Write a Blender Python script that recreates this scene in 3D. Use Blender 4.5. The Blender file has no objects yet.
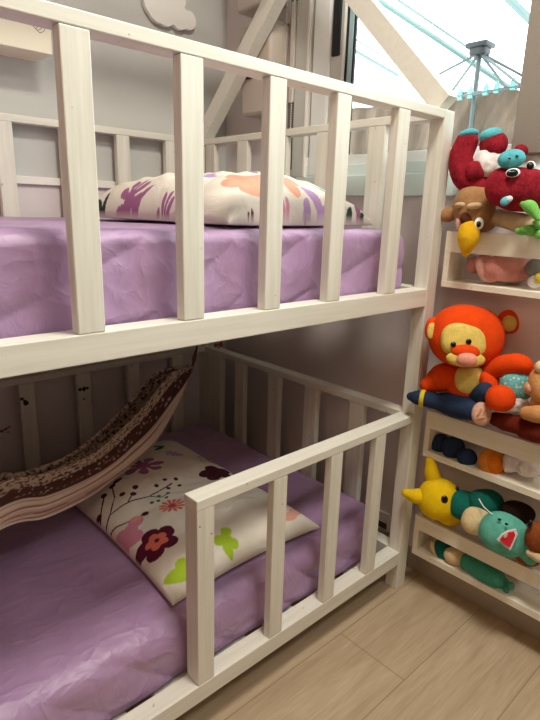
import bpy, bmesh, math, random
import numpy as np
from mathutils import Vector, Matrix, noise
random.seed(7)
SC = bpy.context.scene
COL = SC.collection

# ------------------------------------------------------------------ camera
CAM = Vector((-1.2515, -0.7342, 1.0576))
FW = Vector((0.6563998, 0.70666384, -0.26413161)).normalized()
RT = Vector((0.73753769, -0.67473929, 0.02765944)).normalized()
UP = RT.cross(FW).normalized()
FPX = 545.6
cd = bpy.data.cameras.new('camera'); cam = bpy.data.objects.new('camera', cd); COL.objects.link(cam)
cd.sensor_fit = 'VERTICAL'; cd.sensor_height = 24; cd.lens = FPX / 720 * 24; cd.clip_start = .02
M = Matrix((RT, UP, -FW)).transposed().to_4x4(); M.translation = CAM
cam.matrix_world = M
SC.camera = cam

def on(axis, val, px, py):
    """world point where the sight line through a photo position meets the plane axis = val"""
    d = FW + (px - 270) / FPX * RT - (py - 360) / FPX * UP
    i = 'xyz'.index(axis)
    return CAM + d * ((val - CAM[i]) / d[i])

# ------------------------------------------------------------------ materials
def lin(h):
    if isinstance(h, str):
        c = [int(h[i:i + 2], 16) / 255 for i in (0, 2, 4)]
    else:
        c = [v / 255 for v in h]
    return tuple((v / 12.92 if v <= .04045 else ((v + .055) / 1.055) ** 2.4) for v in c) + (1,)

def newmat(name):
    m = bpy.data.materials.new(name); m.use_nodes = True
    nt = m.node_tree; b = nt.nodes['Principled BSDF']
    return m, nt, b

def noise_tex(nt, scale, detail=3, vec=None, rough=.5, dist=0):
    n = nt.nodes.new('ShaderNodeTexNoise'); n.inputs['Scale'].default_value = scale
    n.inputs['Detail'].default_value = detail; n.inputs['Roughness'].default_value = rough
    n.inputs['Distortion'].default_value = dist
    if vec is not None: nt.links.new(vec, n.inputs['Vector'])
    return n

def objvec(nt, scale=(1, 1, 1), rot=(0, 0, 0), loc=(0, 0, 0)):
    t = nt.nodes.new('ShaderNodeTexCoord'); mp = nt.nodes.new('ShaderNodeMapping')
    mp.inputs['Scale'].default_value = scale; mp.inputs['Rotation'].default_value = rot
    mp.inputs['Location'].default_value = loc
    nt.links.new(t.outputs['Object'], mp.inputs['Vector']); return mp.outputs[0]

def ramp(nt, fac, stops):
    r = nt.nodes.new('ShaderNodeValToRGB'); nt.links.new(fac, r.inputs[0])
    e = r.color_ramp.elements
    while len(e) < len(stops): e.new(.5)
    for k, (p, c) in enumerate(stops): e[k].position = p; e[k].color = c
    return r.outputs[0]

def bump(nt, b, height, strength=.3, dist=.002, prev=None):
    n = nt.nodes.new('ShaderNodeBump'); n.inputs['Strength'].default_value = strength
    n.inputs['Distance'].default_value = dist; nt.links.new(height, n.inputs['Height'])
    if prev is not None: nt.links.new(prev, n.inputs['Normal'])
    nt.links.new(n.outputs[0], b.inputs['Normal']); return n.outputs[0]

def wood(name, c1, c2, axis, rough=.42):
    m, nt, b = newmat(name)
    s = {'x': (1.2, 26, 26), 'y': (26, 1.2, 26), 'z': (26, 26, 1.2)}[axis]
    n = noise_tex(nt, 3, 5, objvec(nt, s), .6)
    c = ramp(nt, n.outputs[0], [(.3, lin(c1)), (.62, lin(c2))])
    kn = noise_tex(nt, 60, 2, objvec(nt))
    spot = ramp(nt, kn.outputs[0], [(.24, lin('9a8a72')), (.27, (1, 1, 1, 1))])
    mx = nt.nodes.new('ShaderNodeMixRGB'); mx.blend_type = 'MULTIPLY'; mx.inputs[0].default_value = .5
    nt.links.new(c, mx.inputs[1]); nt.links.new(spot, mx.inputs[2]); nt.links.new(mx.outputs[0], b.inputs['Base Color'])
    b.inputs['Roughness'].default_value = rough
    bump(nt, b, n.outputs[0], .25, .0015)
    return m

def plain(name, c, rough=.5, metal=0, nz=0, bs=0, bscale=200):
    m, nt, b = newmat(name)
    if nz:
        n = noise_tex(nt, 3.5, 4, objvec(nt)); a = lin(c)
        c2 = tuple(min(1, v * (1 - nz)) for v in a[:3]) + (1,)
        nt.links.new(ramp(nt, n.outputs[0], [(.35, c2), (.65, a)]), b.inputs['Base Color'])
    else: b.inputs['Base Color'].default_value = lin(c)
    b.inputs['Roughness'].default_value = rough; b.inputs['Metallic'].default_value = metal
    if bs: bump(nt, b, noise_tex(nt, bscale, 3, objvec(nt)).outputs[0], bs, .001)
    return m

def plush(name, c, fuzz=.35, dark=.72, scale=330):
    m, nt, b = newmat(name)
    a = lin(c); d = tuple(v * dark for v in a[:3]) + (1,)
    n = noise_tex(nt, scale, 3, objvec(nt), .7)
    n2 = noise_tex(nt, 38, 3, objvec(nt), .6)
    ad = nt.nodes.new('ShaderNodeMath'); ad.operation = 'ADD'
    nt.links.new(n.outputs[0], ad.inputs[0]); nt.links.new(n2.outputs[0], ad.inputs[1])
    hf = nt.nodes.new('ShaderNodeMath'); hf.operation = 'MULTIPLY'; hf.inputs[1].default_value = .5
    nt.links.new(ad.outputs[0], hf.inputs[0])
    nt.links.new(ramp(nt, hf.outputs[0], [(.36, d), (.58, a)]), b.inputs['Base Color'])
    b.inputs['Roughness'].default_value = .95
    b.inputs['Sheen Weight'].default_value = fuzz; b.inputs['Sheen Roughness'].default_value = .4
    b.inputs['Sheen Tint'].default_value = a
    b.inputs['Specular IOR Level'].default_value = .15
    bump(nt, b, hf.outputs[0], .7, .003)
    return m

def sheet_mat(name, c1, c2):
    m, nt, b = newmat(name)
    n = noise_tex(nt, 5, 4, objvec(nt, (1, 1, 1)), .6, .6)
    nt.links.new(ramp(nt, n.outputs[0], [(.3, lin(c1)), (.7, lin(c2))]), b.inputs['Base Color'])
    b.inputs['Roughness'].default_value = .46; b.inputs['Specular IOR Level'].default_value = .7
    b.inputs['Sheen Weight'].default_value = .25; b.inputs['Sheen Tint'].default_value = lin('e8d0f0')
    def ridged(scale, mapping, det):
        w = noise_tex(nt, scale, det, objvec(nt, *mapping), .5, .5); w.noise_type = 'RIDGED_MULTIFRACTAL'; w.inputs['Lacunarity'].default_value = 2.1; w.inputs['Offset'].default_value = .9; w.inputs['Gain'].default_value = 1.5; return w.outputs[0]
    p = bump(nt, b, ridged(4.5, ((1, 1, 1.5), (0, .7, .35)), 3), .26, .010)
    q = bump(nt, b, ridged(16, ((1, 1.5, 1), (0, .4, .7)), 4), .36, .005, p)
    bump(nt, b, noise_tex(nt, 60, 4, objvec(nt)).outputs[0], .15, .002, q)
    return m

def colmat(name, rough=.8, bs=.35, bscale=14, bd=.01):
    m, nt, b = newmat(name)
    a = nt.nodes.new('ShaderNodeAttribute'); a.attribute_name = 'print'
    nt.links.new(a.outputs['Color'], b.inputs['Base Color']); b.inputs['Roughness'].default_value = rough
    b.inputs['Specular IOR Level'].default_value = .25
    w = noise_tex(nt, bscale, 5, objvec(nt, (1, 1, 1), (.3, .2, .5)), .65, 1.3)
    bump(nt, b, w.outputs[0], bs, bd)
    return m

WX = wood('painted_wood_x', 'd9d7c9', 'e6e4d8', 'x'); WY = wood('painted_wood_y', 'd9d7c9', 'e6e4d8', 'y'); WZ = wood('painted_wood_z', 'd6d4c5', 'e6e4d8', 'z'); WP = wood('painted_wood_plain', 'dedccf', 'e4e2d6', 'x')
SHW = wood('shelf_board', 'eee8d4', 'f5f0de', 'y', .45)
SHEET = sheet_mat('lilac_satin', 'a17fa7', 'b190b6')
GREYW = plain('grey_wall_paint', 'c9cac6', .85, 0, .05, .12, 90)
WHITEW = plain('white_wall_paint', 'ded6d6', .8, 0, .04, .1, 90)
LILACW = plain('lilac_white_wall', 'e4dbda', .8, 0, .04, .1, 90)
CEIL = plain('ceiling_paint', 'c4beb4', .9)
PVC = plain('window_pvc', 'f2f5f2', .3, 0, .04)
PVCG = plain('window_grey_metal', 'cfd0c9', .4, 0, .05)
PVCD = plain('mullion_backlit', '8f877d', .5)  # taupe holds the backlit shade on the mullion's room side
TEALG = plain('window_sill_white', 'e2f2ee', .3, 0, .05)
BLACK = plain('black_rubber', '0c0f14', .5)
WHITE = plain('white_lacquer', 'eeebe4', .4)

m, nt, b = newmat('window_glass')
for n in list(nt.nodes):
    if n.type == 'BSDF_PRINCIPLED': nt.nodes.remove(n)
out = [n for n in nt.nodes if n.type == 'OUTPUT_MATERIAL'][0]
tr = nt.nodes.new('ShaderNodeBsdfTransparent'); tr.inputs[0].default_value = (.94, .97, .96, 1)
gl = nt.nodes.new('ShaderNodeBsdfGlossy'); gl.inputs['Roughness'].default_value = .02
fr = nt.nodes.new('ShaderNodeFresnel'); fr.inputs[0].default_value = 1.25
mx = nt.nodes.new('ShaderNodeMixShader')
nt.links.new(fr.outputs[0], mx.inputs[0]); nt.links.new(tr.outputs[0], mx.inputs[1]); nt.links.new(gl.outputs[0], mx.inputs[2])
nt.links.new(mx.outputs[0], out.inputs[0]); GLASS = m

# floor: wide oak laminate planks running along the bed
m, nt, b = newmat('oak_laminate')
t = nt.nodes.new('ShaderNodeTexCoord'); mp = nt.nodes.new('ShaderNodeMapping')
mp.inputs['Location'].default_value = (.295 + 1.2, .395 - .195 * 0, 0)
nt.links.new(t.outputs['Object'], mp.inputs[0])
br = nt.nodes.new('ShaderNodeTexBrick'); br.offset = .43; br.offset_frequency = 2
br.inputs['Scale'].default_value = 1; br.inputs['Brick Width'].default_value = 1.2; br.inputs['Row Height'].default_value = .195
br.inputs['Mortar Size'].default_value = .0011; br.inputs['Mortar Smooth'].default_value = .1
br.inputs['Color1'].default_value = (.3, .3, .3, 1); br.inputs['Color2'].default_value = (.7, .7, .7, 1); br.inputs['Mortar'].default_value = (0, 0, 0, 1)
nt.links.new(mp.outputs[0], br.inputs['Vector'])
g = noise_tex(nt, 2.6, 6, objvec(nt, (1.0, 9, 1)), .62, .9)
g2 = noise_tex(nt, 9, 5, objvec(nt, (1.2, 22, 1)), .6, .3)
mxg = nt.nodes.new('ShaderNodeMixRGB'); mxg.inputs[0].default_value = .35
nt.links.new(g.outputs[0], mxg.inputs[1]); nt.links.new(g2.outputs[0], mxg.inputs[2])
c = ramp(nt, mxg.outputs[0], [(.32, lin('a48e72')), (.5, lin('b5a084')), (.68, lin('c6b397'))])
md = nt.nodes.new('ShaderNodeMixRGB'); md.inputs[2].default_value = lin('8a765c')
nt.links.new(br.outputs['Fac'], md.inputs[0]); nt.links.new(c, md.inputs[1]); nt.links.new(md.outputs[0], b.inputs['Base Color'])
b.inputs['Roughness'].default_value = .42
bump(nt, b, g2.outputs[0], .12, .001); FLOOR = m

# ------------------------------------------------------------------ mesh helpers
def tag(o, label=None, cat=None, group=None, kind=None):
    if label: o['label'] = label
    if cat: o['category'] = cat
    if group: o['group'] = group
    if kind: o['kind'] = kind
    return o

def thing(name, loc, label, cat, group=None):
    o = bpy.data.objects.new(name, None); COL.objects.link(o); o.location = loc; o.empty_display_size = .05
    return tag(o, label, cat, group)

def link(name, me, mat, parent=None, smooth=False):
    me.materials.append(mat)
    if smooth:
        for p in me.polygons: p.use_smooth = True
    o = bpy.data.objects.new(name, me); COL.objects.link(o)
    if parent is not None:
        o.parent = parent
        if parent.type == 'EMPTY': o.matrix_parent_inverse = Matrix.Translation(-Vector(parent.location))
    return o

def obj(name, bm, mat, parent=None, smooth=False):
    me = bpy.data.meshes.new(name); bmesh.ops.recalc_face_normals(bm, faces=bm.faces); bm.to_mesh(me); bm.free()
    return link(name, me, mat, parent, smooth)

def bbox(bm, a, b, bev=.0018):
    a = Vector(a); b = Vector(b)
    r = bmesh.ops.create_cube(bm, size=1)
    for v in r['verts']:
        v.co = Vector([(a[i] + b[i]) / 2 + v.co[i] * (b[i] - a[i]) for i in range(3)])
    if bev:
        es = list({e for v in r['verts'] for e in v.link_edges})
        bmesh.ops.bevel(bm, geom=es, offset=bev, segments=2, affect='EDGES', profile=.5)
    return bm

def box(name, a, b, mat, parent=None, bev=.0018):
    return obj(name, bbox(bmesh.new(), a, b, bev), mat, parent)

def beam(bm, p, q, w, h, side):
    """rectangular beam from p to q; `side` is the direction of its width w"""
    p = Vector(p); q = Vector(q); d = (q - p).normalized(); s = Vector(side).normalized(); n = d.cross(s).normalized()
    vs = []
    for e in (p, q):
        for i, j in ((-1, -1), (1, -1), (1, 1), (-1, 1)): vs.append(bm.verts.new(e + s * w / 2 * i + n * h / 2 * j))
    fs = [(0, 1, 2, 3), (7, 6, 5, 4)] + [(k, k + 4, (k + 1) % 4 + 4, (k + 1) % 4) for k in range(4)]
    for f in fs: bm.faces.new([vs[i] for i in f])
    return bm

def catmull(P, n):
    P = [Vector(p) for p in P]
    if len(P) == 2: return [P[0].lerp(P[1], i / n) for i in range(n + 1)]
    Q = [2 * P[0] - P[1]] + P + [2 * P[-1] - P[-2]]; out = []
    segs = len(P) - 1
    for i in range(n + 1):
        t = i / n * segs; k = min(int(t), segs - 1); t -= k
        a, b_, c_, d = Q[k:k + 4]
        out.append(.5 * ((2 * b_) + (c_ - a) * t + (2 * a - 5 * b_ + 4 * c_ - d) * t * t + (3 * b_ - a - 3 * c_ + d) * t ** 3))
    return out

def tube(bm, P, R, n=24, seg=18, caps=True, jit=0):
    """swept round limb with rounded ends; R radii per control point"""
    P = [Vector(p) for p in P]
    pts = catmull(P, n); rr = [v.x for v in catmull([Vector((r, 0, 0)) for r in R], n)]
    if caps:
        d0 = (pts[0] - pts[1]).normalized(); d1 = (pts[-1] - pts[-2]).normalized()
        a = []; ra = []
        for k in range(6):
            ang = math.pi / 2 * (1 - k / 6)
            a.append(pts[0] + d0 * rr[0] * math.sin(ang) * .999); ra.append(max(rr[0] * math.cos(ang), 1e-4))
        bb = []; rb = []
        for k in range(1, 7):
            ang = math.pi / 2 * k / 6
            bb.append(pts[-1] + d1 * rr[-1] * math.sin(ang)); rb.append(max(rr[-1] * math.cos(ang), 1e-4))
        pts = a + pts + bb; rr = ra + rr + rb
    rings = []; s = None
    for i, p in enumerate(pts):
        d = (pts[min(i + 1, len(pts) - 1)] - pts[max(i - 1, 0)]).normalized()
        if s is None:
            s = d.orthogonal().normalized()
        s = (s - d * s.dot(d)).normalized(); t_ = d.cross(s)
        ring = []
        for k in range(seg):
            a_ = 2 * math.pi * k / seg; q = p + (s * math.cos(a_) + t_ * math.sin(a_)) * rr[i]
            if jit: q = q + (q - p).normalized() * noise.noise(q * 40) * jit if (q - p).length > 1e-5 else q
            ring.append(bm.verts.new(q))
        rings.append(ring)
    for a_, b_ in zip(rings, rings[1:]):
        for k in range(seg): bm.faces.new((a_[k], a_[(k + 1) % seg], b_[(k + 1) % seg], b_[k]))
    bm.faces.new(rings[0][::-1]); bm.faces.new(rings[-1])
    return bm

def ellip(bm, c, ax, jit=.0, freq=30, pw=2.0, us=36, vs=22):
    """ellipsoid with three axis vectors; pw > 2 squares it slightly"""
    r = bmesh.ops.create_uvsphere(bm, u_segments=us, v_segments=vs, radius=1)
    A = Matrix([ax[0], ax[1], ax[2]]).transposed()
    for v in r['verts']:
        q = v.co.copy()
        if pw != 2.0:
            l = (abs(q.x) ** pw + abs(q.y) ** pw + abs(q.z) ** pw) ** (1 / pw); q = q / l
        w = A @ q
        if jit: w = w * (1 + noise.noise(Vector(c) * 9 + w * freq) * jit)
        v.co = Vector(c) + w
    return bm

# ------------------------------------------------------------------ the room
XW, YW = .09, .985          # window wall, long wall
X0, Y0, ZC = -3.1, -2.6, 2.45
def wallbox(name, a, b, mat): return tag(box(name, a, b, mat, None, 0), kind='structure')
wallbox('floor', (X0, Y0, -.06), (XW + .14, YW + .12, 0), FLOOR)
wallbox('ceiling', (X0, Y0, ZC), (XW + .14, YW + .12, ZC + .08), CEIL)
wallbox('wall_back', (X0, YW, 0), (XW + .14, YW + .12, ZC), GREYW)
wallbox('wall_left', (X0 - .1, Y0, 0), (X0, YW + .12, ZC), plain('tan_wall_paint', '7a6450', .85))
wallbox('wall_front', (X0, Y0 - .1, 0), (XW + .14, Y0, ZC), plain('beige_wall_paint', '7c7266', .85))
WB, WT, WL, WR = 1.115, 2.2, .60, -1.05      # window opening: bottom, top, ends (y)
bm = bmesh.new()
bbox(bm, (XW, Y0, 0), (XW + .14, YW, WB), 0); bbox(bm, (XW, Y0, WT), (XW + .14, YW, ZC), 0)
bbox(bm, (XW, WL, WB), (XW + .14, YW, WT), 0); bbox(bm, (XW, Y0, WB), (XW + .14, WR, WT), 0)
tag(obj('wall_right', bm, LILACW), kind='structure')
# lower part of the long wall is a white wainscot under a chair rail
wallbox('wall_wainscot', (X0, YW - .006, 0), (XW, YW, 1.115), WHITEW)
tag(box('trim_1', (X0, YW - .018, 1.112), (XW, YW, 1.134), WHITE), kind='structure')
tag(box('baseboard_right', (XW - .012, Y0, 0), (XW, YW - .02, .075), plain('baseboard_paint', 'a89e90', .5, 0, .05)), kind='structure')
tag(box('baseboard_back', (X0, YW - .018, 0), (XW - .013, YW - .006, .075), WHITE), kind='structure')

# window
w = bpy.data.objects.new('window_1', None); COL.objects.link(w); w.location = (XW, 0, WB); tag(w, kind='structure')
bm = bmesh.new()
bbox(bm, (XW - .012, WR, WB - .008), (XW + .10, WL, WB + .05)); bbox(bm, (XW - .006, WR, WB + .045), (XW + .09, WL, WB + .082))
obj('window_sill', bm, TEALG, w)
bm = bmesh.new(); bbox(bm, (XW - .002, WR, WB + .080), (XW + .06, WL, WB + .1095)); obj('window_rail', bm, PVC, w)
box('window_gasket', (XW + .012, WR, WB + .1095), (XW + .05, .383, WB + .1125), BLACK, w, 0)
bm = bmesh.new(); bbox(bm, (XW - .012, .567, WB + .05), (XW + .08, .62, WT)); obj('window_frame', bm, PVCG, w)
box('window_bead', (XW - .016, .560, WB + .05), (XW + .05, .567, WT), WHITE, w, .0005)
box('window_gasket', (XW + .01, .548, WB + .05), (XW + .05, .560, WT), plain('dark_gap', '4c5654', .6), w, 0)
bm = bmesh.new(); bbox(bm, (XW - .010, .480, WB + .05), (XW + .05, .548, WT), .006); obj('sash_stile', bm, PVC, w)
bm = bmesh.new(); bbox(bm, (XW - .004, .430, WB + .05), (XW + .05, .480, WT)); obj('sash_stile', bm, PVCG, w)
hb = on('x', XW - .006, 334, 57)
bm = bmesh.new()
bbox(bm, (XW - .0125, .442, hb.z), (XW - .003, .472, hb.z + .30), .0045)
bmesh.ops.bevel(bm, geom=[e for e in bm.edges if False] or [], offset=.01) if False else None
obj('handle_slot', bm, BLACK, w)
box('window_bead', (XW - .010, .4242, WB + .05), (XW + .01, .4298, WT), WHITE, w, .0005)
box('window_gasket', (XW - .003, .4125, WB + .05), (XW + .01, .4240, WT), BLACK, w, 0)
box('glazing_bar', (XW - .006, .397, WB + .108), (XW + .01, .4123, WT), plain('teal_tinted_pvc', '9fb9bb', .3), w, .001)
box('window_gasket', (XW - .003, .390, WB + .108), (XW + .004, .3968, WT), BLACK, w, 0)
bm = bmesh.new(); bbox(bm, (XW - .02, -.185, WB + .083), (XW + .05, -.112, WT), .003); obj('mullion', bm, PVCD, w)
box('window_frame', (XW, -.215, WB + .09), (XW + .04, -.197, WT), WHITE, w, .001)
box('window_gasket', (XW + .002, -.197, WB + .09), (XW + .04, -.185, WT), BLACK, w, 0)
bm = bmesh.new(); bbox(bm, (XW, WR, WT - .05), (XW + .09, WL, WT)); bbox(bm, (XW, WR, WB + .09), (XW + .09, WR + .05, WT)); obj('window_frame', bm, PVC, w)
box('window_pane', (XW + .005, -.184, WB + .1128), (XW + .008, .3965, WT - .0505), GLASS, w, 0)
box('window_pane', (XW + .022, WR + .05, WB + .109), (XW + .026, -.215, WT - .05), GLASS, w, 0)

# ------------------------------------------------------------------ outside the window
m, nt, b = newmat('tan_canvas')
n = noise_tex(nt, 6, 5, objvec(nt, (1, 1, .5), (.6, 0, 0)), .6, .5)
nt.links.new(ramp(nt, n.outputs[0], [(.3, lin('665748')), (.7, lin('8c7c6c'))]), b.inputs['Base Color']); b.inputs['Roughness'].default_value = .8
TAN = m
bm = bmesh.new(); ny, nz = 260, 50; G = []
for i in range(ny + 1):
    y = -.9 + 3.3 * i / ny; row = []
    for j in range(nz + 1):
        z = .5 + 1.16 * j / nz
        q = y * 1 + (z - 1.2) * (.55 if y < 1.0 else .08)
        x = 1.55 + .02 * math.sin(q * 34 + 2 * noise.noise(Vector((q * 3, z, 0)))) + .012 * math.sin(q * 81 + z) + .02 * noise.noise(Vector((y * 4, z * 3, 5)))
        row.append(bm.verts.new((x, y, z + (.012 * math.sin(y * 9) if j == nz else 0))))
    G.append(row)
for i in range(ny):
    for j in range(nz): bm.faces.new((G[i][j], G[i + 1][j], G[i + 1][j + 1], G[i][j + 1]))
bmesh.ops.solidify(bm, geom=bm.faces[:], thickness=.004)
tag(obj('canvas_screen', bm, TAN, None, True), 'beige pleated canvas screen hanging outside behind the window glass', 'screen')

ALU = plain('pale_aluminium', '454f4e', .4, .2)
hub = on('x', 1.5, 480, 50)
t = thing('rotary_airer', (hub.x, hub.y, 0), 'rotary clothes airer with dark hub and pale spokes outside the window', 'clothes airer')
bm = bmesh.new(); tube(bm, [(hub.x, hub.y, 0), (hub.x, hub.y, hub.z)], [.013, .013], 4, 12); obj('pole', bm, ALU, t, True)
DKM = plain('dark_plastic', '0e1214', .5)
bm = bmesh.new(); ellip(bm, hub + Vector((0, 0, -.005)), [(.04, 0, 0), (0, .045, 0), (0, 0, .026)], 0, 1, 4); bbox(bm, hub + Vector((-.05, -.055, .006)), hub + Vector((.05, .055, .03)), .006)
obj('hub', bm, DKM, t, True)
for k, (px, py) in enumerate([(430, 79), (452, 91), (519, 84), (527, 78), (505, 86)]):
    e = on('x', (1.50, 1.22, 1.28, 1.62, 1.42)[k], px, py)
    s = hub + Vector((0, 0, -.012))
    bm = bmesh.new(); tube(bm, [s, e], [.0075, .006], 3, 8); obj('spoke', bm, ALU, t, True)
a = on('x', 1.46, 446, 99); b_ = on('x', 1.46, 529, 82)
t = thing('drying_rail', ((a + b_) / 2), 'white drying rail with pegs along the top of the beige canvas screen', 'drying rail')
bm = bmesh.new(); tube(bm, [a + Vector((0, .04, 0)), b_ - Vector((0, .5, 0))], [.009, .009], 3, 10); obj('rail', bm, ALU, t, True)
PEG = plain('aqua_plastic', '5a9a90', .4)
for k in range(7):
    p = a.lerp(b_, (k * .16 + .03 * (k % 2)) % 1.0)
    bm = bmesh.new(); bbox(bm, p + Vector((-.008, -.012, -.02)), p + Vector((.008, .014, .022)), .003); bbox(bm, p + Vector((-.005, -.004, .01)), p + Vector((.005, .006, .034)), .002)
    obj('peg', bm, PEG, t)
ROOFM = plain('pale_green_metal', '4e6a66', .5)
for k, (p, q, r) in enumerate([((345, -22), (504, 84), .015), ((398, 0), (470, 49), .006), ((500, -10), (545, 35), .016), ((350, 36), (378, 53), .006),
                  ((350, 48), (397, 75), .009), ((525, -6), (545, 12), .004)]):
    pa = on('x', 1.7, *p); qa = on('x', 2.2, *q); d = qa - pa
    bm = bmesh.new(); beam(bm, pa - d * (.4 if k in (0, 2) else .15), qa + d * (.9 if k in (0, 2) else .02), r * 2, r * 1.4, (0, 1, 0))
    lab = ['wide pale roof bar sloping behind the airer hub outside the window', 'thin roof wire running down to the airer hub outside the window',
           'thick pale green roof bar beside the window mullion, top right of the glass', 'upper thin roof wire seen left of the bunk rafter through the window',
           'lower thin roof bar seen left of the bunk rafter through the window', 'short thin roof wire beside the mullion, in the top right corner of the glass'][k]
    tag(obj('roof_bar', bm, ROOFM), lab, 'roof bar', 'roof bars outside the window')

# ------------------------------------------------------------------ bunk bed
S = .0426                     # stock
H1, H0, D1, D0, G1, R1, R0 = 1.293, 1.273, .880, .836, .544, .127, .0855
BL, BW = -1.93, .98
bed = thing('bunk_bed', (-.9, .49, 0), 'white painted wooden house-shaped bunk bed with slatted guard rails', 'bunk bed')
for (x, y) in ((-S, 0), (BL, 0), (-S, BW - .04), (BL, BW - .04)):
    box('post', (x, y, 0), (x + S, y + .039, H1), WZ, bed, .002)
def part(name, a, b, mat): return box(name, a, b, mat, bed)
# upper front
part('top_rail', (BL, 0, H0), (-S - .0002, .042, H1), WX)
part('deck_rail', (BL + S, 0, D0), (-S - .0002, .042, D1), WX)
for x0, x1 in ((-.939, -.898), (-.762, -.721), (-.586, -.547), (-.415, -.375), (-.22, -.178)) + tuple((-1.116 - .176 * k, -1.076 - .176 * k) for k in range(4)):
    part('baluster', (x0, 0.0004, D1 + .0002), (x1, .022, H0 - .0002), WZ)
# upper back
part('top_rail', (BL + S, BW - .04, H0), (-S - .0002, BW, H1), WX)
part('deck_rail', (BL + S, BW - .04, D0), (-S - .0002, BW, D1), WX)
for k in range(10):
    x0 = -.199 - .178 * k
    part('baluster', (x0, BW - .04, D1 + .0002), (x0 + .045, BW - .02, H0 - .0002), WZ)
# upper ends
for xe in (-S, BL):
    part('end_rail', (xe, .0395, H0), (xe + .04, BW - .0405, H1), WY)
    part('end_rail', (xe, .0395, D0), (xe + .04, BW - .0405, D1), WY)
    part('end_rail', (xe, .0395, G1 - .02), (xe + .04, BW - .0405, G1), WY)
    part('end_rail', (xe, .0395, R0), (xe + .04, BW - .0405, R1), WY)
    for k, y in enumerate((.880, .705, .522, .350, .166)):
        part('end_slat', (xe + (0.0004 if xe < -1 else .0004), y, D1 + .0002), (xe + .020, y + .052, H0 - .0002), WZ)
        y2 = .84 if k == 0 else y; w2 = .098 if k == 0 else .052
        part('end_slat', (xe + .0004, y2, R1 + .0002), (xe + .020, y2 + w2, G1 - .0202), WZ)
# lower guard and rails
part('bottom_rail', (BL + S, 0, R0), (-S - .0002, .042, R1), WX)
part('guard_rail', (-.7405, 0, G1 - .021), (-S - .0002, .0415, G1), WX)
part('guard_post', (-.74, .0004, R1 + .0002), (-.70, .041, G1 - .0212), WZ)
for x0, x1 in ((-.547, -.508), (-.368, -.328), (-.200, -.160)): part('baluster', (x0, .0004, R1 + .0002), (x1, .020, G1 - .0212), WZ)
part('bottom_rail', (BL + S, BW - .04, R0), (-S - .0002, BW, R1), WX)
part('guard_rail', (BL + S, BW - .04, G1 - .02), (-S - .0002, BW, G1), WX)
for k in range(10):
    x0 = -.190 - .1825 * k
    part('baluster', (x0, BW - .04, R1 + .0002), (x0 + .046, BW - .02, G1 - .0202), WZ)
# decks
for z in (D0 + .004, R0 + .004):
    for k in range(12):
        x0 = BL + .06 + k * .152
        part('deck_slat', (x0, .0425, z), (x0 + .09, BW - .0405, z + .016), WY)
# screws on the guard post
SCR = plain('screw_heads', '6c675e', .5, .4)
for px, py in ((200, 527), (211.5, 533.5)):
    p = on('y', 0, px, py); bm = bmesh.new(); ellip(bm, p + Vector((0, .0003, 0)), [(.0017, 0, 0), (0, .0007, 0), (0, 0, .0017)], us=10, vs=6); obj('screw', bm, SCR, bed, True)
# gable rafters and ridge
AP = Vector((-.02, .487, 1.80))
for xe in (-S + .021, BL + .021):
    for (y, sgn) in ((.022, 1), (BW - .022, -1)):
        bm = bmesh.new(); p = Vector((xe, y, H1 + .020)); q = Vector((xe, .487 - sgn * .0, 1.782))
        d = (q - p).normalized()
        beam(bm, p - d * .012, q, .040, .050, (1, 0, 0))
        bmesh.ops.bisect_plane(bm, geom=bm.verts[:] + bm.edges[:] + bm.faces[:], plane_co=(0, .487, 0), plane_no=(0, sgn, 0), clear_outer=True)
        bmesh.ops.bisect_plane(bm, geom=bm.verts[:] + bm.edges[:] + bm.faces[:], plane_co=(0, 0, H1 + .0003), plane_no=(0, 0, -1), clear_outer=True)
        bmesh.ops.holes_fill(bm, edges=bm.edges[:]); obj('rafter', bm, WP, bed)
part('ridge_beam', (BL + .045, .467, 1.765), (-.045, .507, 1.805), WX)
# little dark stickers on the lower back boards
STK = plain('sticker_ink', '2a201d', .6)
for pts in ([(22, 399, 2.0), (26, 403, 3.0), (24.5, 401, 1.6)], [(80, 389.5, 2.2), (84, 389, 2.8), (87.5, 388, 1.8), (84, 399, 1.2)]):
    bm = bmesh.new()
    for px, py, r in pts:
        p = on('y', BW - .0405, px, py); ellip(bm, p, [(r * .0027, 0, 0), (0, .0006, 0), (0, 0, r * .0027)], .25, 300, us=12, vs=6)
    obj('sticker', bm, STK, bed, True)

bm = bmesh.new()
for px, py, r in ((2, 431, 2.4), (6, 429, 2.0), (9, 427, 1.6), (8, 432, 1.4)):
    ellip(bm, on('y', YW - .0068, px, py), [(r * .003, 0, 0), (0, .0006, 0), (0, 0, r * .002)], .3, 300, us=12, vs=6)
tag(obj('wall_sticker', bm, plain('sticker_ochre', '8a5a34', .7), None, True), 'tiny ochre sticker on the long wall behind the lower bunk', 'sticker')

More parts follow.
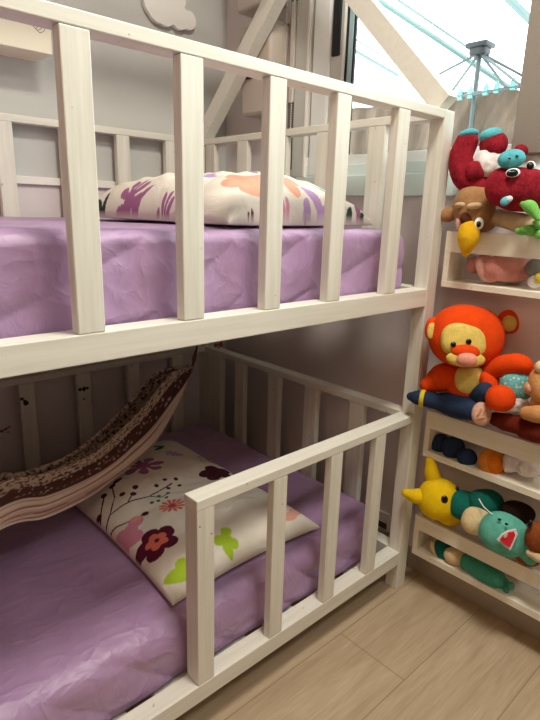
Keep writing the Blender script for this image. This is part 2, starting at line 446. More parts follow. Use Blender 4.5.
# ------------------------------------------------------------------ mattresses with fitted sheets
def rounded(t, a, b, r):
    return t
def mattress(name, x0, x1, y0, y1, z0, z1, rad, seed, label, drape):
    # profile around the cross-section (y,z): closed rounded rectangle, swept in x with rounded ends
    bm = bmesh.new(); NX = 300; per = []
    def rr(y0, y1, z0, z1, r, n):
        out = []
        L = [('l', (y0, z0 + .01), (y0, z1 - r), 26), ('a', (y0 + r, z1 - r), 180, 90, 12), ('l', (y0 + r, z1), (y1 - r, z1), 60), ('a', (y1 - r, z1 - r), 90, 0, 10), ('l', (y1, z1 - r), (y1, z0 + .01), 10), ('l', (y1 - .01, z0), (y0 + .01, z0), 30)]
        for s in L:
            if s[0] == 'l':
                for k in range(s[3]): t = k / s[3]; out.append((s[1][0] + (s[2][0] - s[1][0]) * t, s[1][1] + (s[2][1] - s[1][1]) * t))
            else:
                for k in range(s[4]): a = math.radians(s[2] + (s[3] - s[2]) * k / s[4]); out.append((s[1][0] + r * math.cos(a), s[1][1] + r * math.sin(a)))
        return out
    prof = rr(y0, y1, z0, z1, rad, 0); yc = (y0 + y1) / 2; zc = (z0 + z1) / 2
    rings = []
    for i in range(-7, NX + 8):
        if i < 0: e = -i / 7; x = x0 + rad * (1 - math.sin(math.pi / 2 * (1 - e))) * 0 + rad * (1 - math.cos(math.pi / 2 * (1 - e))) * 0 + x0 * 0; x = x0 + rad * (1 - math.cos(0)) ; x = x0 + rad - rad * math.sin(math.pi / 2 * e); ins = rad * (1 - math.cos(math.pi / 2 * e))
        elif i > NX: e = (i - NX) / 7; x = x1 - rad + rad * math.sin(math.pi / 2 * e); ins = rad * (1 - math.cos(math.pi / 2 * e))
        else: x = x0 + rad + (x1 - x0 - 2 * rad) * i / NX; ins = 0
        ring = []
        for (y, z) in prof:
            sy = (y - yc) / ((y1 - y0) / 2); sz = (z - zc) / ((z1 - z0) / 2)
            yy = y - sy * ins; zz = z - (sz * ins if sz > 0 else 0)
            P = Vector((x, yy, zz)); top = max(0, min(1, (z - (z1 - rad)) / rad)); side = max(0, min(1, (y0 + rad * 1.0 - y) / rad + .0))
            # diagonal pull folds on the long side, soft puckers on top
            ph = (x * drape[0] + z * drape[1]) + 1.6 * noise.noise(Vector((x * 3.1 + seed, z * 5, 1)))
            fold = (abs(math.sin(ph)) ** .6 - .6) * (.5 + .5 * noise.noise(Vector((x * 4 + seed, z * 3, 7))))
            f2 = noise.fractal(Vector((x * 6 + seed, y * 6, z * 9)), 1, 2, 4) * .5
            dy = side * (-.0125 * fold - .006 * f2 - .003); dy = min(max(dy, -.0125), .02)
            dz = top * (.004 * f2 + .006 * noise.noise(Vector((x * 2.5 + seed, y * 2.5, 3))))
            endx = 0
            if i > NX: endx = .012 * math.sin(max(0, min(1, (z - z0) / (z1 - z0))) * math.pi)
            ring.append(bm.verts.new((P.x + endx + side * .002 * f2, P.y + dy, P.z + dz)))
        rings.append(ring)
    n = len(prof)
    for a, b2 in zip(rings, rings[1:]):
        for k in range(n): bm.faces.new((a[k], b2[k], b2[(k + 1) % n], a[(k + 1) % n]))
    bm.faces.new(rings[0]); bm.faces.new(rings[-1][::-1])
    o = obj(name, bm, SHEET, None, True); tag(o, label, 'mattress'); return o
mattress('mattress', -1.87, -.075, .058, .928, D0 + .024, 1.021, .022, 3, 'upper bunk mattress in a lilac satin fitted sheet', (14, -26))
mattress('mattress', -1.87, -.060, .0585, .930, R0 + .024, .252, .045, 11, 'lower bunk mattress in a lilac satin fitted sheet', (22, 30))

# ------------------------------------------------------------------ pillows with printed flowers
CREAM = np.array(lin('e6dfd2')[:3])
PAL = {k: np.array(lin(v)[:3]) for k, v in dict(bur='5a1230', mau='a2648e', cor='d8705c', ora='eea48a', lim='a8c830', grn='1e6a4a', dgr='2a4034', pin='d890a8',
       lil='b894c4', teal='2a9a80', brn='4a1c28', pnk='e0a898', ros='b04a68').items()}
def segd(P, a, b):
    a = np.array(a); b = np.array(b); d = b - a; t = np.clip(((P - a) @ d) / (d @ d + 1e-12), 0, 1)[:, None]
    return np.linalg.norm(P - (a + t * d), axis=1)
def paint(P, motifs):
    C = np.tile(CREAM, (len(P), 1))
    for mo in motifs:
        k = mo[0]
        if k == 'round':       # (kind, centre, r, petals, rot, colour, inner)
            _, c, r, n, rot, co, ci = mo; q = P - np.array(c)
            mk = np.zeros(len(P), bool); mi = np.zeros(len(P), bool)
            for j in range(n):
                a = rot + 2 * math.pi * j / n; cc = np.array([math.cos(a), math.sin(a)]) * r * .6
                dd = np.linalg.norm(q - cc, axis=1); mk |= dd < r * .42
                mi |= np.linalg.norm(q - cc * .55, axis=1) < r * .22
            mk |= np.linalg.norm(q, axis=1) < r * .45
            C[mk] = PAL[co]
            if ci: C[mi] = PAL[ci]
        elif k == 'daisy':
            _, c, r, n, rot, co, ci = mo; q = P - np.array(c); rad = np.linalg.norm(q, axis=1); an = np.arctan2(q[:, 1], q[:, 0]) - rot
            w = np.abs(np.sin(an * n / 2)); mk = (rad < r * (.35 + .65 * w ** .55)) & ((w > .42) | (rad < r * .35))
            C[mk] = PAL[co]
            if ci: C[rad < r * .25] = PAL[ci]
        elif k == 'leaf':      # centre, length, width, rot
            _, c, l, w, rot, co = mo; q = P - np.array(c); u = q[:, 0] * math.cos(rot) + q[:, 1] * math.sin(rot); v = -q[:, 0] * math.sin(rot) + q[:, 1] * math.cos(rot)
            mk = (np.abs(u) < l) & (np.abs(v) < w * np.sqrt(np.clip(1 - (u / l) ** 2, 0, 1)) ** 1.3); C[mk] = PAL[co]
        elif k == 'stem':
            _, pts, w, co, berries, rb = mo
            for a, b2 in zip(pts, pts[1:]): C[segd(P, a, b2) < w] = PAL[co]
            for c in berries: C[np.linalg.norm(P - np.array(c), axis=1) < rb] = PAL[co]
    return C
def pillow(name, cx, cy, cz, hx, hy, th, rot, motifs, label, tilt=0, seed=0):
    """cushion lying flat: local a along x, b along y; the print is laid out in metres on its top"""
    NA, NB = 230, 340; A, B = np.meshgrid(np.linspace(-1, 1, NA), np.linspace(-1, 1, NB), indexing='ij')
    prof = (np.clip(1 - np.abs(A) ** 2.6, 0, 1) ** .5) * (np.clip(1 - np.abs(B) ** 3.6, 0, 1) ** .37)
    pin = 1 - .05 * (1 - np.abs(A) ** 2) * np.abs(B) ** 2 * 0
    X = A * hx * (1 - .07 * (1 - B ** 2) * np.abs(A) ** 3 * 1) ; Y = B * hy * (1 - .05 * (1 - A ** 2) * np.abs(B) ** 3)
    V = []; 
    nz = np.array([[noise.fractal(Vector((X[i, j] * 9 + seed, Y[i, j] * 9, seed)), 1, 2, 3) for j in range(NB)] for i in range(NA)])
    edge = 1 - prof
    Zt = th * prof * (1 + .10 * nz) + .004 * nz * prof; Zb = -th * .07 * prof - .001
    co = np.stack([X.ravel(), Y.ravel()], 1)
    col = paint(co, motifs); colb = np.tile(CREAM, (NA * NB, 1))
    cr, sr = math.cos(rot), math.sin(rot)
    def world(Z):
        x = X * cr - Y * sr; y = X * sr + Y * cr
        return np.stack([cx + x, cy + y, cz + Z + tilt * X], -1).reshape(-1, 3)
    verts = np.concatenate([world(Zt), world(Zb)]); n = NA * NB
    I, J = np.meshgrid(np.arange(NA - 1), np.arange(NB - 1), indexing='ij'); a = (I * NB + J).ravel(); b2 = a + NB; c = b2 + 1; d = a + 1
    F = np.concatenate([np.stack([a, b2, c, d], 1), np.stack([a, d, c, b2], 1) + n])
    me = bpy.data.meshes.new(name); me.from_pydata(verts.tolist(), [], F.tolist())
    at = me.color_attributes.new('print', 'FLOAT_COLOR', 'POINT')
    allc = np.concatenate([np.concatenate([col, colb]), np.ones((2 * n, 1))], 1).astype(np.float32)
    at.data.foreach_set('color', allc.ravel())
    bm = bmesh.new(); bm.from_mesh(me); bmesh.ops.remove_doubles(bm, verts=[v for v in bm.verts if v.is_boundary], dist=.0025); bm.to_mesh(me); bm.free()
    o = link(name, me, PILM, None, True); return tag(o, label, 'pillow')
PILM = colmat('printed_cotton', .75, .4, 11, .012)
LOWM = [('stem', [(-.225, -.03), (-.19, .0), (-.146, -.012), (-.089, -.024), (-.011, -.01)], .0022, 'brn', [], .006),
        ('stem', [(-.235, -.02), (-.20, .03), (-.167, .075)], .0022, 'brn', [(-.167, .077), (-.137, .089), (-.208, .033)], .0085),
        ('stem', [(-.19, .0), (-.155, .04), (-.137, .089)], .0018, 'brn', [(-.138, .03), (-.118, .008), (-.10, .03)], .008),
        ('stem', [(-.21, -.04), (-.17, -.075), (-.135, -.082)], .002, 'brn', [(-.135, -.082)], .009),
        ('stem', [(-.146, -.012), (-.118, .008)], .0018, 'brn', [(-.02, .012), (.0, -.03), (.008, .0), (-.03, -.022), (-.052, .002)], .006),
        ('stem', [(-.089, -.024), (-.07, -.05), (-.045, -.045)], .0018, 'grn', [(-.10, -.055), (-.085, -.062), (-.045, -.045), (-.06, -.06), (-.07, -.04)], .0055),
        ('leaf', (-.115, .10), .018, .009, .4, 'brn'),
        ('daisy', (-.021, .127), .062, 7, .2, 'mau', None), ('leaf', (.092, .238), .026, .009, -.6, 'grn'), ('leaf', (.085, .215), .022, .008, .5, 'grn'),
        ('round', (-.188, -.10), .045, 3, .5, 'pin', None), ('leaf', (-.215, -.12), .03, .012, 1.2, 'pin'), ('leaf', (-.16, -.08), .014, .008, 0, 'ora'),
        ('daisy', (-.073, -.107), .034, 12, 0, 'cor', 'ros'),
        ('round', (-.168, -.191), .050, 5, .3, 'bur', 'cor'),
        ('leaf', (-.185, -.305), .032, .017, -.5, 'lim'), ('leaf', (-.165, -.29), .018, .016, .8, 'lim'),
        ('round', (-.039, -.284), .032, 3, .9, 'lim', None), ('leaf', (-.05, -.305), .022, .012, 1.3, 'lim'),
        ('leaf', (.19, -.285), .036, .014, .5, 'pnk'), ('leaf', (.16, -.30), .03, .012, .2, 'pnk'), ('leaf', (.15, -.25), .02, .01, .9, 'ros'),
        ('round', (.124, -.029), .048, 5, .1, 'brn', None), ('round', (.20, -.05), .03, 4, .6, 'brn', None),
        ('stem', [], .001, 'brn', [(.15, .08), (.171, .089), (.19, .07), (.16, .11), (.18, .13), (.14, .05)], .004),
        ('daisy', (.05, -.15), .02, 9, 0, 'lil', None), ('daisy', (.10, .15), .03, 8, .4, 'lil', None)]
UPM = [('daisy', (-.200, .085), .058, 9, .2, 'mau', None), ('leaf', (-.19, .03), .028, .006, 2.2, 'mau'), ('leaf', (-.213, .222), .030, .010, 1.2, 'dgr'), ('leaf', (-.205, .20), .022, .008, .4, 'dgr'),
       ('daisy', (-.218, -.085), .035, 9, .2, 'mau', None), ('leaf', (-.10, -.117), .034, .012, .9, 'lil'), ('leaf', (-.125, -.13), .03, .010, 2.0, 'lil'), ('leaf', (-.09, -.10), .03, .009, .3, 'lil'),
       ('round', (-.106, -.251), .058, 5, .4, 'ora', None), ('round', (-.015, -.262), .045, 4, .1, 'ora', None),
       ('leaf', (-.211, -.221), .03, .011, .9, 'grn'), ('leaf', (-.205, -.19), .024, .010, 2.3, 'grn'),
       ('leaf', (.039, -.299), .028, .014, 2.2, 'lil'), ('leaf', (.005, -.325), .022, .012, 1.0, 'lil'), ('leaf', (.05, -.325), .024, .011, .2, 'lil'),
       ('leaf', (.115, -.29), .024, .012, .3, 'teal'), ('leaf', (.10, -.265), .02, .010, 1.5, 'teal'),
       ('stem', [(.04, -.343), (.09, -.333), (.14, -.336), (.19, -.325)], .003, 'dgr', [], .004), ('leaf', (.10, -.322), .016, .006, .9, 'dgr'), ('leaf', (.14, -.325), .018, .006, .5, 'dgr'), ('leaf', (.18, -.315), .02, .008, .8, 'mau'),
       ('daisy', (-.060, -.332), .028, 9, 0, 'pin', None), ('daisy', (-.158, -.338), .016, 7, 0, 'brn', None), ('daisy', (.02, -.1), .06, 8, 0, 'mau', None), ('round', (.1, .1), .05, 5, 0, 'bur', 'cor')]
pillow('pillow', -.515, .435, .265, .225, .345, .072, 0, LOWM, 'cream pillow printed with burgundy flowers lying on the lower bunk', 0, 2)
pillow('pillow', -.375, .43, 1.0315, .222, .335, .110, 0, UPM, 'cream pillow printed with mauve and coral flowers lying on the upper bunk', 0, 6)

# ------------------------------------------------------------------ hammock
ham = thing('hammock', (-.1, .9, .54), 'small striped cloth hammock with dark crochet border slung across the lower bunk', 'hammock')
tp = [(193, 366, .84), (173, 371, .72), (144, 404, .60), (122, 427, .53), (100, 447, .48), (75, 461, .45), (40, 474, .41), (0, 482, .37)]
bp = [(189.5, 372, .84), (173, 413, .70), (153, 447, .60), (132, 466, .54), (113, 480, .50), (85, 499, .455), (45, 518, .41), (0, 530, .37)]
tw = [on('y', y, px, py) for px, py, y in tp]; bw = [on('y', y - .0, px, py) for px, py, y in bp]
# continue past the picture's edge up to the tie at the front corner post
dx = tw[-1] - tw[-2]
ext = [(-1.20, .28), (-1.42, .20), (-1.62, .13), (-1.78, .08)]
ez = [(.50, .385), (.56, .45), (.64, .55), (.73, .71)]
for (x, y), (a, b_) in zip(ext, ez): tw.append(Vector((x, y, a))); bw.append(Vector((x, y, b_)))
NS = 220; T = catmull(tw, NS); Bt = catmull(bw, NS)
NC = 90; verts = []; cols = []
c_dark = np.array(lin('5c3c38')[:3]); c_cr = np.array(lin('d2bea9')[:3]); c_p = np.array(lin('dcbcae')[:3]); c_c = np.array(lin('f0e2d2')[:3]); c_m = np.array(lin('a87468')[:3])
nrm_out = Vector((.45, -.89, 0)).normalized()
for i in range(NS + 1):
    a, b_ = T[i], Bt[i]; dvec = b_ - a; L = dvec.length
    tang = ((T[min(i + 1, NS)] - T[max(i - 1, 0)]) + (Bt[min(i + 1, NS)] - Bt[max(i - 1, 0)])).normalized()
    out = tang.cross(dvec).normalized()
    if out.y > 0: out = -out
    dep = min(.06, L * .45)
    for j in range(NC + 1):
        u = j / NC
        if u < .62:      # near side: top edge down to the bottom
            s = u / .62; fold = .0045 * math.sin(s * 46 + 1.5 * math.sin(i * .03)) * min(1, L / .05) * (.3 + .7 * s) + .003 * math.sin(s * 17 + i * .02)
            p = a + dvec * s + out * (math.sin(s * math.pi) * dep * .35 + fold)
        else:            # far side back up
            s = (u - .62) / .38; p = b_ - dvec * s * .93 - out * (math.sin(s * math.pi / 2) * dep * 1.1 + .004 * math.sin(s * 25))
        verts.append(p)
        # colours
        nn = noise.noise(Vector((i * .35, j * .42, 0))) 
        cell = noise.cell(Vector((i * .55, j * .62, 3.3)))
        arc = i * .012
        if (u < .27 or u > .88):
            k = noise.noise(Vector((i * .62, j * .75, 4.1))) + .35 * math.sin(j * 1.9 + i * .8) * math.sin(i * .95)
            c = c_dark if k > (.12 - (.55 if .13 < u < .27 else 0)) else c_cr
            if .235 < u < .27: c = c_dark
        else:
            k = math.sin(u * 95) + .5 * math.sin(u * 41 + 1) + .25 * noise.noise(Vector((i * .08, j * .5, 9)))
            c = c_c if k > .25 else (c_m if k < -.95 else c_p)
        cols.append((c[0], c[1], c[2], 1))
faces = []
W_ = NC + 1
for i in range(NS):
    for j in range(NC): faces.append((i * W_ + j, (i + 1) * W_ + j, (i + 1) * W_ + j + 1, i * W_ + j + 1))
me = bpy.data.meshes.new('cloth'); me.from_pydata([tuple(v) for v in verts], [], faces)
at = me.color_attributes.new('print', 'FLOAT_COLOR', 'POINT'); at.data.foreach_set('color', np.array(cols, dtype=np.float32).ravel())
o = link('cloth', me, colmat('hammock_cloth', .9, .3, 120, .003), ham, True)
sm = o.modifiers.new('thick', 'SOLIDIFY'); sm.thickness = .003
ROPE = plain('rope_red_brown', '6e4038', .8, 0, .2, .4, 300)
tie = on('y', .925, 197, 346); bm = bmesh.new()
for k in range(5):
    e = T[0].lerp(Bt[0], k / 4)
    mid = e.lerp(tie, .5) + Vector((.004 * (k - 2), 0, -.004))
    tube(bm, [e, mid, tie, tie + Vector((.012, .01, .03 + .004 * k))], [.0035, .003, .003, .003], 12, 8)
obj('cord', bm, ROPE, ham, True)
bm = bmesh.new()
for k in range(4):
    e = T[-1].lerp(Bt[-1], k / 3); tube(bm, [e, e.lerp(Vector((-1.872, .062, .79)), .5), Vector((-1.872, .062, .80))], [.0035, .003, .003], 10, 8)
obj('cord', bm, ROPE, ham, True)
# ribbon tied on the end rail
rb = on('y', .90, 221, 356)
RIB = plain('dull_red_ribbon', '8a3f3c', .7)
bm = bmesh.new()
tube(bm, [(rb.x - .004, rb.y, D0 + .002), (rb.x - .003, rb.y, G1 + .12), (rb.x, rb.y, G1 + .004)], [.004, .004, .005], 12, 8)
ellip(bm, (rb.x - .004, rb.y, G1 + .008), [(.010, 0, 0), (0, .010, 0), (0, 0, .008)], .2, 90)
tube(bm, [(rb.x - .006, rb.y, G1 + .008), (rb.x - .018, rb.y - .012, G1 + .006), (rb.x - .02, rb.y - .014, G1 - .012)], [.003, .004, .003], 8, 8)
tube(bm, [(rb.x - .006, rb.y, G1 + .008), (rb.x - .016, rb.y + .014, G1 + .006), (rb.x - .02, rb.y + .018, G1 - .010)], [.003, .004, .003], 8, 8)
tag(obj('ribbon', bm, RIB, None, True), 'dull red ribbon knotted on the end rail in the far corner of the lower bunk', 'ribbon')

# ------------------------------------------------------------------ things on the walls
# floating shelf on the long wall
sh = thing('wall_shelf', (-.9, YW, 1.444), 'cream floating wall shelf above the upper bunk at top left', 'shelf')
box('board', (-1.35, .87, 1.444), (-.59, YW, 1.56), plain('shelf_cream', 'efe6cf', .5), sh, .002)
bm = bmesh.new()
INK = plain('pencil_ink', '6a665c', .7)
def sl(pts):
    tube(bm, [on('y', .8695, *p) for p in pts], [.0007] * len(pts), 4 * len(pts), 6)
sl([(33, 26), (36, 29), (40, 33)]); sl([(40, 33), (44, 31), (45, 27)]); sl([(36, 29), (39, 25), (42, 26), (41, 29), (38, 30)]); sl([(34, 25), (38, 26)])
obj('pencil_drawing', bm, INK, sh, True)
# cloud
cc = []
for px, py, r in ((155, 2, 11.5), (166, 12, 11.5), (180, 17, 10.5), (189, 20, 8.3), (176, -2, 11), (163, -12, 12), (151, -6, 9), (160, 6, 14)):
    p = on('y', YW - .02, px, py); cc.append((p.x, p.z, r * .00345))
c0 = (cc[7][0] + .02, cc[7][1]); ol = []
for k in range(240):
    a = 2 * math.pi * k / 240; best = .02; d = (math.cos(a), math.sin(a))
    for x, z, r in cc:
        ox, oz = c0[0] - x, c0[1] - z; bb = ox * d[0] + oz * d[1]; q = bb * bb - (ox * ox + oz * oz - r * r)
        if q > 0: best = max(best, -bb + math.sqrt(q))
    ol.append((c0[0] + d[0] * best, c0[1] + d[1] * best))
bm = bmesh.new(); f = bm.faces.new([bm.verts.new((x, YW - .004, z)) for x, z in ol])
r = bmesh.ops.extrude_face_region(bm, geom=[f]); bmesh.ops.translate(bm, vec=(0, -.016, 0), verts=[v for v in r['geom'] if isinstance(v, bmesh.types.BMVert)])
tag(obj('cloud_plaque', bm, plain('cloud_paint', 'eeece6', .6)), 'white wooden cloud plaque on the grey long wall', 'wall decoration')
# storage boxes in the corner above the end of the bed
BINM = plain('bin_backlit', 'c2b6aa', .45, 0, .05)  # white boxes; the brownish shade of their backlit fronts is in this colour
def bin_(y0, y1, z0, z1, label, slot):
    t = thing('storage_box', ((XW), (y0 + y1) / 2, z0), label, 'storage box', 'boxes on the window wall')
    bm = bmesh.new(); r = bmesh.ops.create_cube(bm, size=1)
    for v in r['verts']:
        bot = v.co.z < 0; fx = v.co.x < 0
        v.co = Vector(((.002 if not bot else .012) if fx else XW - .001, (y0 + (.012 if bot else 0)) if v.co.y < 0 else (y1 - (.012 if bot else 0)), z0 if bot else z1))
    bmesh.ops.bevel(bm, geom=bm.edges[:], offset=.012, segments=5, affect='EDGES', profile=.5)
    obj('box_body', bm, BINM, t, True)
    bm = bmesh.new(); bbox(bm, (.006, y0 + .006, z1 - .004), (XW - .002, y1 - .006, z1 + .004), .003); obj('lid', bm, BINM, t)
    if slot:
        bm = bmesh.new(); ellip(bm, (.0055, (y0 + y1) / 2 + .02, z0 + .115), [(.003, 0, 0), (0, .032, 0), (0, 0, .009)]); obj('handle_hole', bm, plain('hole_dark', '3a3530', .7), t, True)
bin_(.655, .815, 1.360, 1.622, 'pale plastic storage box on the window wall, the lower of two in the corner', True)
bin_(.655, .850, 1.672, 1.900, 'pale plastic storage box on the window wall, the upper of two in the corner', False)
# blind cord cover and bead chain
zc0, zc1 = on('x', XW, 292, 103).z, on('x', XW, 292, 11).z
bl = thing('blind_chain', (XW, .635, 1.3), 'white roller blind bead chain looped beside the window frame', 'blind chain')
box('guide_track', (XW - .003, .612, 1.19), (XW - .0002, .656, 2.1), plain('track_grey', '77756e', .5), bl, .001)
box('chain_guide', (XW - .012, .626, zc0), (XW - .001, .646, zc1 + .02), plain('guide_cream', 'e2dfd4', .4), bl)
bm = bmesh.new()
for y in (.658, .616 + .008):
    k = 0; z = 1.27
    while z < 1.86:
        bmesh.ops.create_icosphere(bm, subdivisions=1, radius=.0026, matrix=Matrix.Translation((XW - .019, y, z))); z += .0068
for k in range(14):
    a = math.pi * k / 13; bmesh.ops.create_icosphere(bm, subdivisions=1, radius=.0026, matrix=Matrix.Translation((XW - .019, .641 + .017 * math.cos(a), 1.27 - .017 * math.sin(a))))
tag(obj('bead_chain', bm, plain('bead_white', 'e8e6e0', .3), bl, True), kind='stuff')
# outlet low on the window wall
ol_ = on('x', XW, 385, 528)
t = thing('wall_socket', (XW, ol_.y, ol_.z), 'small white wall socket low behind the bed post', 'socket')
zz = max(ol_.z, .105)
box('cover_plate', (XW - .010, ol_.y - .02, .078), (XW - .0005, ol_.y + .03, .14), WHITE, t)
box('socket_face', (XW - .012, ol_.y - .012, .085), (XW - .0098, ol_.y + .02, .105), plain('socket_dark', '55504a', .5), t)

# ------------------------------------------------------------------ toy shelves
def toyshelf(zb, zf, zt0, zt1, label):
    t = thing('toy_shelf', (.045, -.4, zb), label, 'shelf', 'toy shelves on the window wall')
    ye, yl = -.86, -.012
    box('shelf_board', (0.0003, ye, zb), (XW - .001, yl, zf), SHW, t, .001)
    box('front_board', (0, ye, zt0), (.012, yl, zt1), SHW, t, .001)
    for y in (yl - .015, ye): box('side_panel', (0.0006, y, zf + .0002), (XW - .001, y + .015, zt1 - .0004), SHW, t, .001)
toyshelf(.885, .900, .971, 1.021, 'topmost cream toy shelf beside the bunk bed')
toyshelf(.420, .438, .504, .553, 'middle cream toy shelf beside the bunk bed')
toyshelf(.113, .132, .195, .237, 'bottom cream toy shelf just above the floor')

# ------------------------------------------------------------------ soft toys
def rad(p): return (p - CAM).dot(FW) / FPX       # metres per photo unit at that distance
def E(bm, px, py, x, ru, rv, rd=None, tilt=0, jit=.05, pw=2.15, fr=26):
    """rounded stuffed shape centred at depth plane x; radii in photo units"""
    c = near(x[0], x[1], px, py) if isinstance(x, tuple) else on('x', x, px, py); s = rad(c); t = math.radians(tilt)
    a = (RT * math.cos(t) - UP * math.sin(t)) * ru * s; b = (RT * math.sin(t) + UP * math.cos(t)) * rv * s
    ellip(bm, c, [a, b, FW * (rd if rd else min(ru, rv)) * s], jit, fr, pw)
    return c
def near(host, off, px, py):
    """point on the sight line through a photo position, `off` metres in front of the centre of another shape"""
    d = FW + (px - 270) / FPX * RT - (py - 360) / FPX * UP
    return CAM + d * ((host - CAM).dot(FW) - off)
def ball(name, mat, par, *a, **k):
    bm = bmesh.new(); E(bm, *a, **k); return obj(name, bm, mat, par, True)
def limb(name, mat, par, pts, jit=.0012):
    """pts: (px, py, x, r)"""
    P = [on('x', x, px, py) for px, py, x, r in pts]; R = [r * rad(p) for p, (_, _, _, r) in zip(P, pts)]
    bm = bmesh.new(); tube(bm, P, R, 8 * len(pts), 22, True, jit); return obj(name, bm, mat, par, True)
def toy(name, px, py, x, z, label, group=None):
    p = on('x', x, px, py); return thing(name, (p.x, p.y, z), label, 'soft toy', 'soft toys on the toy shelves')
EYEB = plain('toy_eye_black', '0a0a0c', .2); EYEW = plain('toy_eye_white', 'f2f0ea', .6)
RED = plush('red_plush', '98202e', .5, .45, 200); TURQ = plush('turquoise_plush', '5cb8c2'); WHT = plush('white_plush', 'ece4e0'); GRN = plush('green_plush', '7cc860')
BRN = plush('brown_plush', 'a87e56'); TANP = plush('tan_plush', 'd0b48c'); DBR = plush('dark_brown_plush', '5a3020'); YEL = plush('beak_yellow_plush', 'e8b420')
PINK = plush('pink_plush', 'e0988c'); PINKL = plush('light_pink_plush', 'e8b0a0'); GRY = plush('grey_plush', '8a8680')
ORG = plush('orange_plush', 'e84a10', .3, .82); CRY = plush('pale_yellow_plush', 'e8cc6a'); NOSE = plush('pink_nose_plush', 'f0a08c')
NAVY = plush('navy_plush', '2c3c58', .3); YBAND = plush('yellow_band_plush', 'e0c83c'); PSOLE = plush('sole_pink_plush', 'e8b8a0')
MAR = plush('maroon_brown_plush', '6a2414'); OR2 = plush('light_orange_plush', 'e08a34'); SANDP = plush('sand_plush', 'd89c60')
YLW = plush('bright_yellow_plush', 'ecc414', .3, .85); TEAL = plush('teal_plush', '186a5c'); CRM = plush('cream_plush', 'e6cfa0'); MINT = plush('mint_plush', '66b8a4')
BR3 = plush('chestnut_plush', '8e4c24'); MRED = plain('mouth_red_felt', 'c81828', .8)
m, nt, b = newmat('floral_blue_plush')
v = nt.nodes.new('ShaderNodeTexVoronoi'); v.inputs['Scale'].default_value = 110; nt.links.new(objvec(nt), v.inputs['Vector'])
nt.links.new(ramp(nt, v.outputs['Distance'], [(.25, lin('b8c8b0')), (.5, lin('4a98a0')), (.7, lin('6ab0b0'))]), b.inputs['Base Color']); b.inputs['Roughness'].default_value = .95
FLO = m

# --- top shelf
t = toy('plush_dragon', 500, 180, .03, 1.0, 'red plush dragon with turquoise snout lying belly up on the topmost toy shelf')
ball('body', RED, t, 494, 178, .045, 21, 14, 14, 0)
ball('belly', WHT, t, 488, 163, .018, 14, 15, 12, 10, jit=.12, fr=90)
l = limb('leg', RED, t, [(467, 142, .01, 11), (461, 158, .0, 11.5), (464, 176, .0, 12), (478, 186, .01, 11)])
ball('sole', TURQ, l, 468.5, 134.5, .008, 9.5, 4.5, 9, -4, jit=0)
ball('haunch', RED, t, 475, 171, -.008, 9.5, 10, 9, 0)
l = ball('leg', RED, t, 493.5, 145, .025, 13.5, 12.5, 12, -8)
ball('sole', TURQ, l, 491, 135.5, .018, 11.5, 6.5, 9, -10, jit=0)
ball('arm', RED, t, 521, 151, .045, 7, 6, 6, 20)
h = ball('head', RED, t, 521, 190, .0, 30, 21, 22, 8, jit=.06); hc = on('x', 0, 521, 190)
ball('cheek', RED, h, 502, 187, (hc, .006), 16, 19, 15, 0)
s = ball('snout', TURQ, t, 511.5, 159, (hc, .036), 13.5, 9, 9, -8, jit=.02)
for px, py in ((509.5, 158.5), (517, 156)): ball('nostril', EYEB, s, px, py, (hc, .0565), 1.5, .9, .8, 20, jit=0)
for px, py, r, of in ((513, 172.8, 7.2, .048), (531, 165.5, 4.4, .034)):
    e = ball('eye', EYEW, t, px, py, (hc, of), r, 4.4, 2.6, -8, jit=0); ball('pupil', EYEB, e, px - .6, py + .2, (hc, of + .0028), r * .82, 3.8, 2.4, -8, jit=0)
ball('ear', TURQ, t, 505.5, 201, (hc, .053), 5.5, 4, 3, -35); ball('ear_lining', WHT, t, 509, 199, (hc, .056), 3.5, 3, 3, -30)
limb('horn', GRN, t, [(523, 204, -.035, 3), (530, 207, -.042, 6.5), (538, 219, -.045, 2.5)])

t = toy('plush_lizard', 520, 225, .02, .955, 'beige plush lizard with green feet under the red dragon on the topmost toy shelf')
limb('body', TANP, t, [(494, 217, .03, 8), (512, 221, .02, 9), (532, 226, .015, 10), (552, 229, .01, 10)])
bm = bmesh.new(); E(bm, 530, 230, -.02, 10, 5, 5, 0); E(bm, 521, 231.5, -.022, 6, 3.5, 4, 10); E(bm, 538, 225, -.022, 6, 3.5, 4, 40); E(bm, 540, 234, -.022, 6, 4, 4, -30)
obj('foot', bm, GRN, t, True)

t = toy('plush_bird', 472, 210, .0, .905, 'brown plush bird with a yellow beak at the bed end of the topmost toy shelf')
h = ball('head', BRN, t, 474.5, 207, .005, 20, 23.5, 18, 4)
ball('wing', BRN, t, 449.5, 214, .005, 9.5, 7.5, 7, -25)
ball('body', BRN, t, 484, 219, .03, 14, 13, 10, 0)
limb('beak', YEL, t, [(469, 231, -.030, 10.5), (468, 240, -.034, 10.5), (466.5, 248, -.037, 7), (465.5, 253, -.038, 4)])
ball('crest', TANP, t, 463.5, 205.5, -.034, 8.5, 3, 4, 6); ball('crest', TANP, t, 474.5, 206, -.036, 7.5, 3.2, 4, -4)
ball('brow', DBR, t, 467, 218, -.032, 6.5, 7.5, 5, 10)
ball('face_patch', PINKL, t, 459, 222, -.028, 3.4, 8, 4, 4)
hb_ = on('x', .005, 474.5, 207); e = ball('eye', EYEW, t, 479, 223.5, (hb_, .036), 4.6, 6, 2.5, 10, jit=0); ball('pupil', EYEB, e, 478.7, 224.3, (hb_, .0405), 2.4, 3.2, 1.6, 0, jit=0)

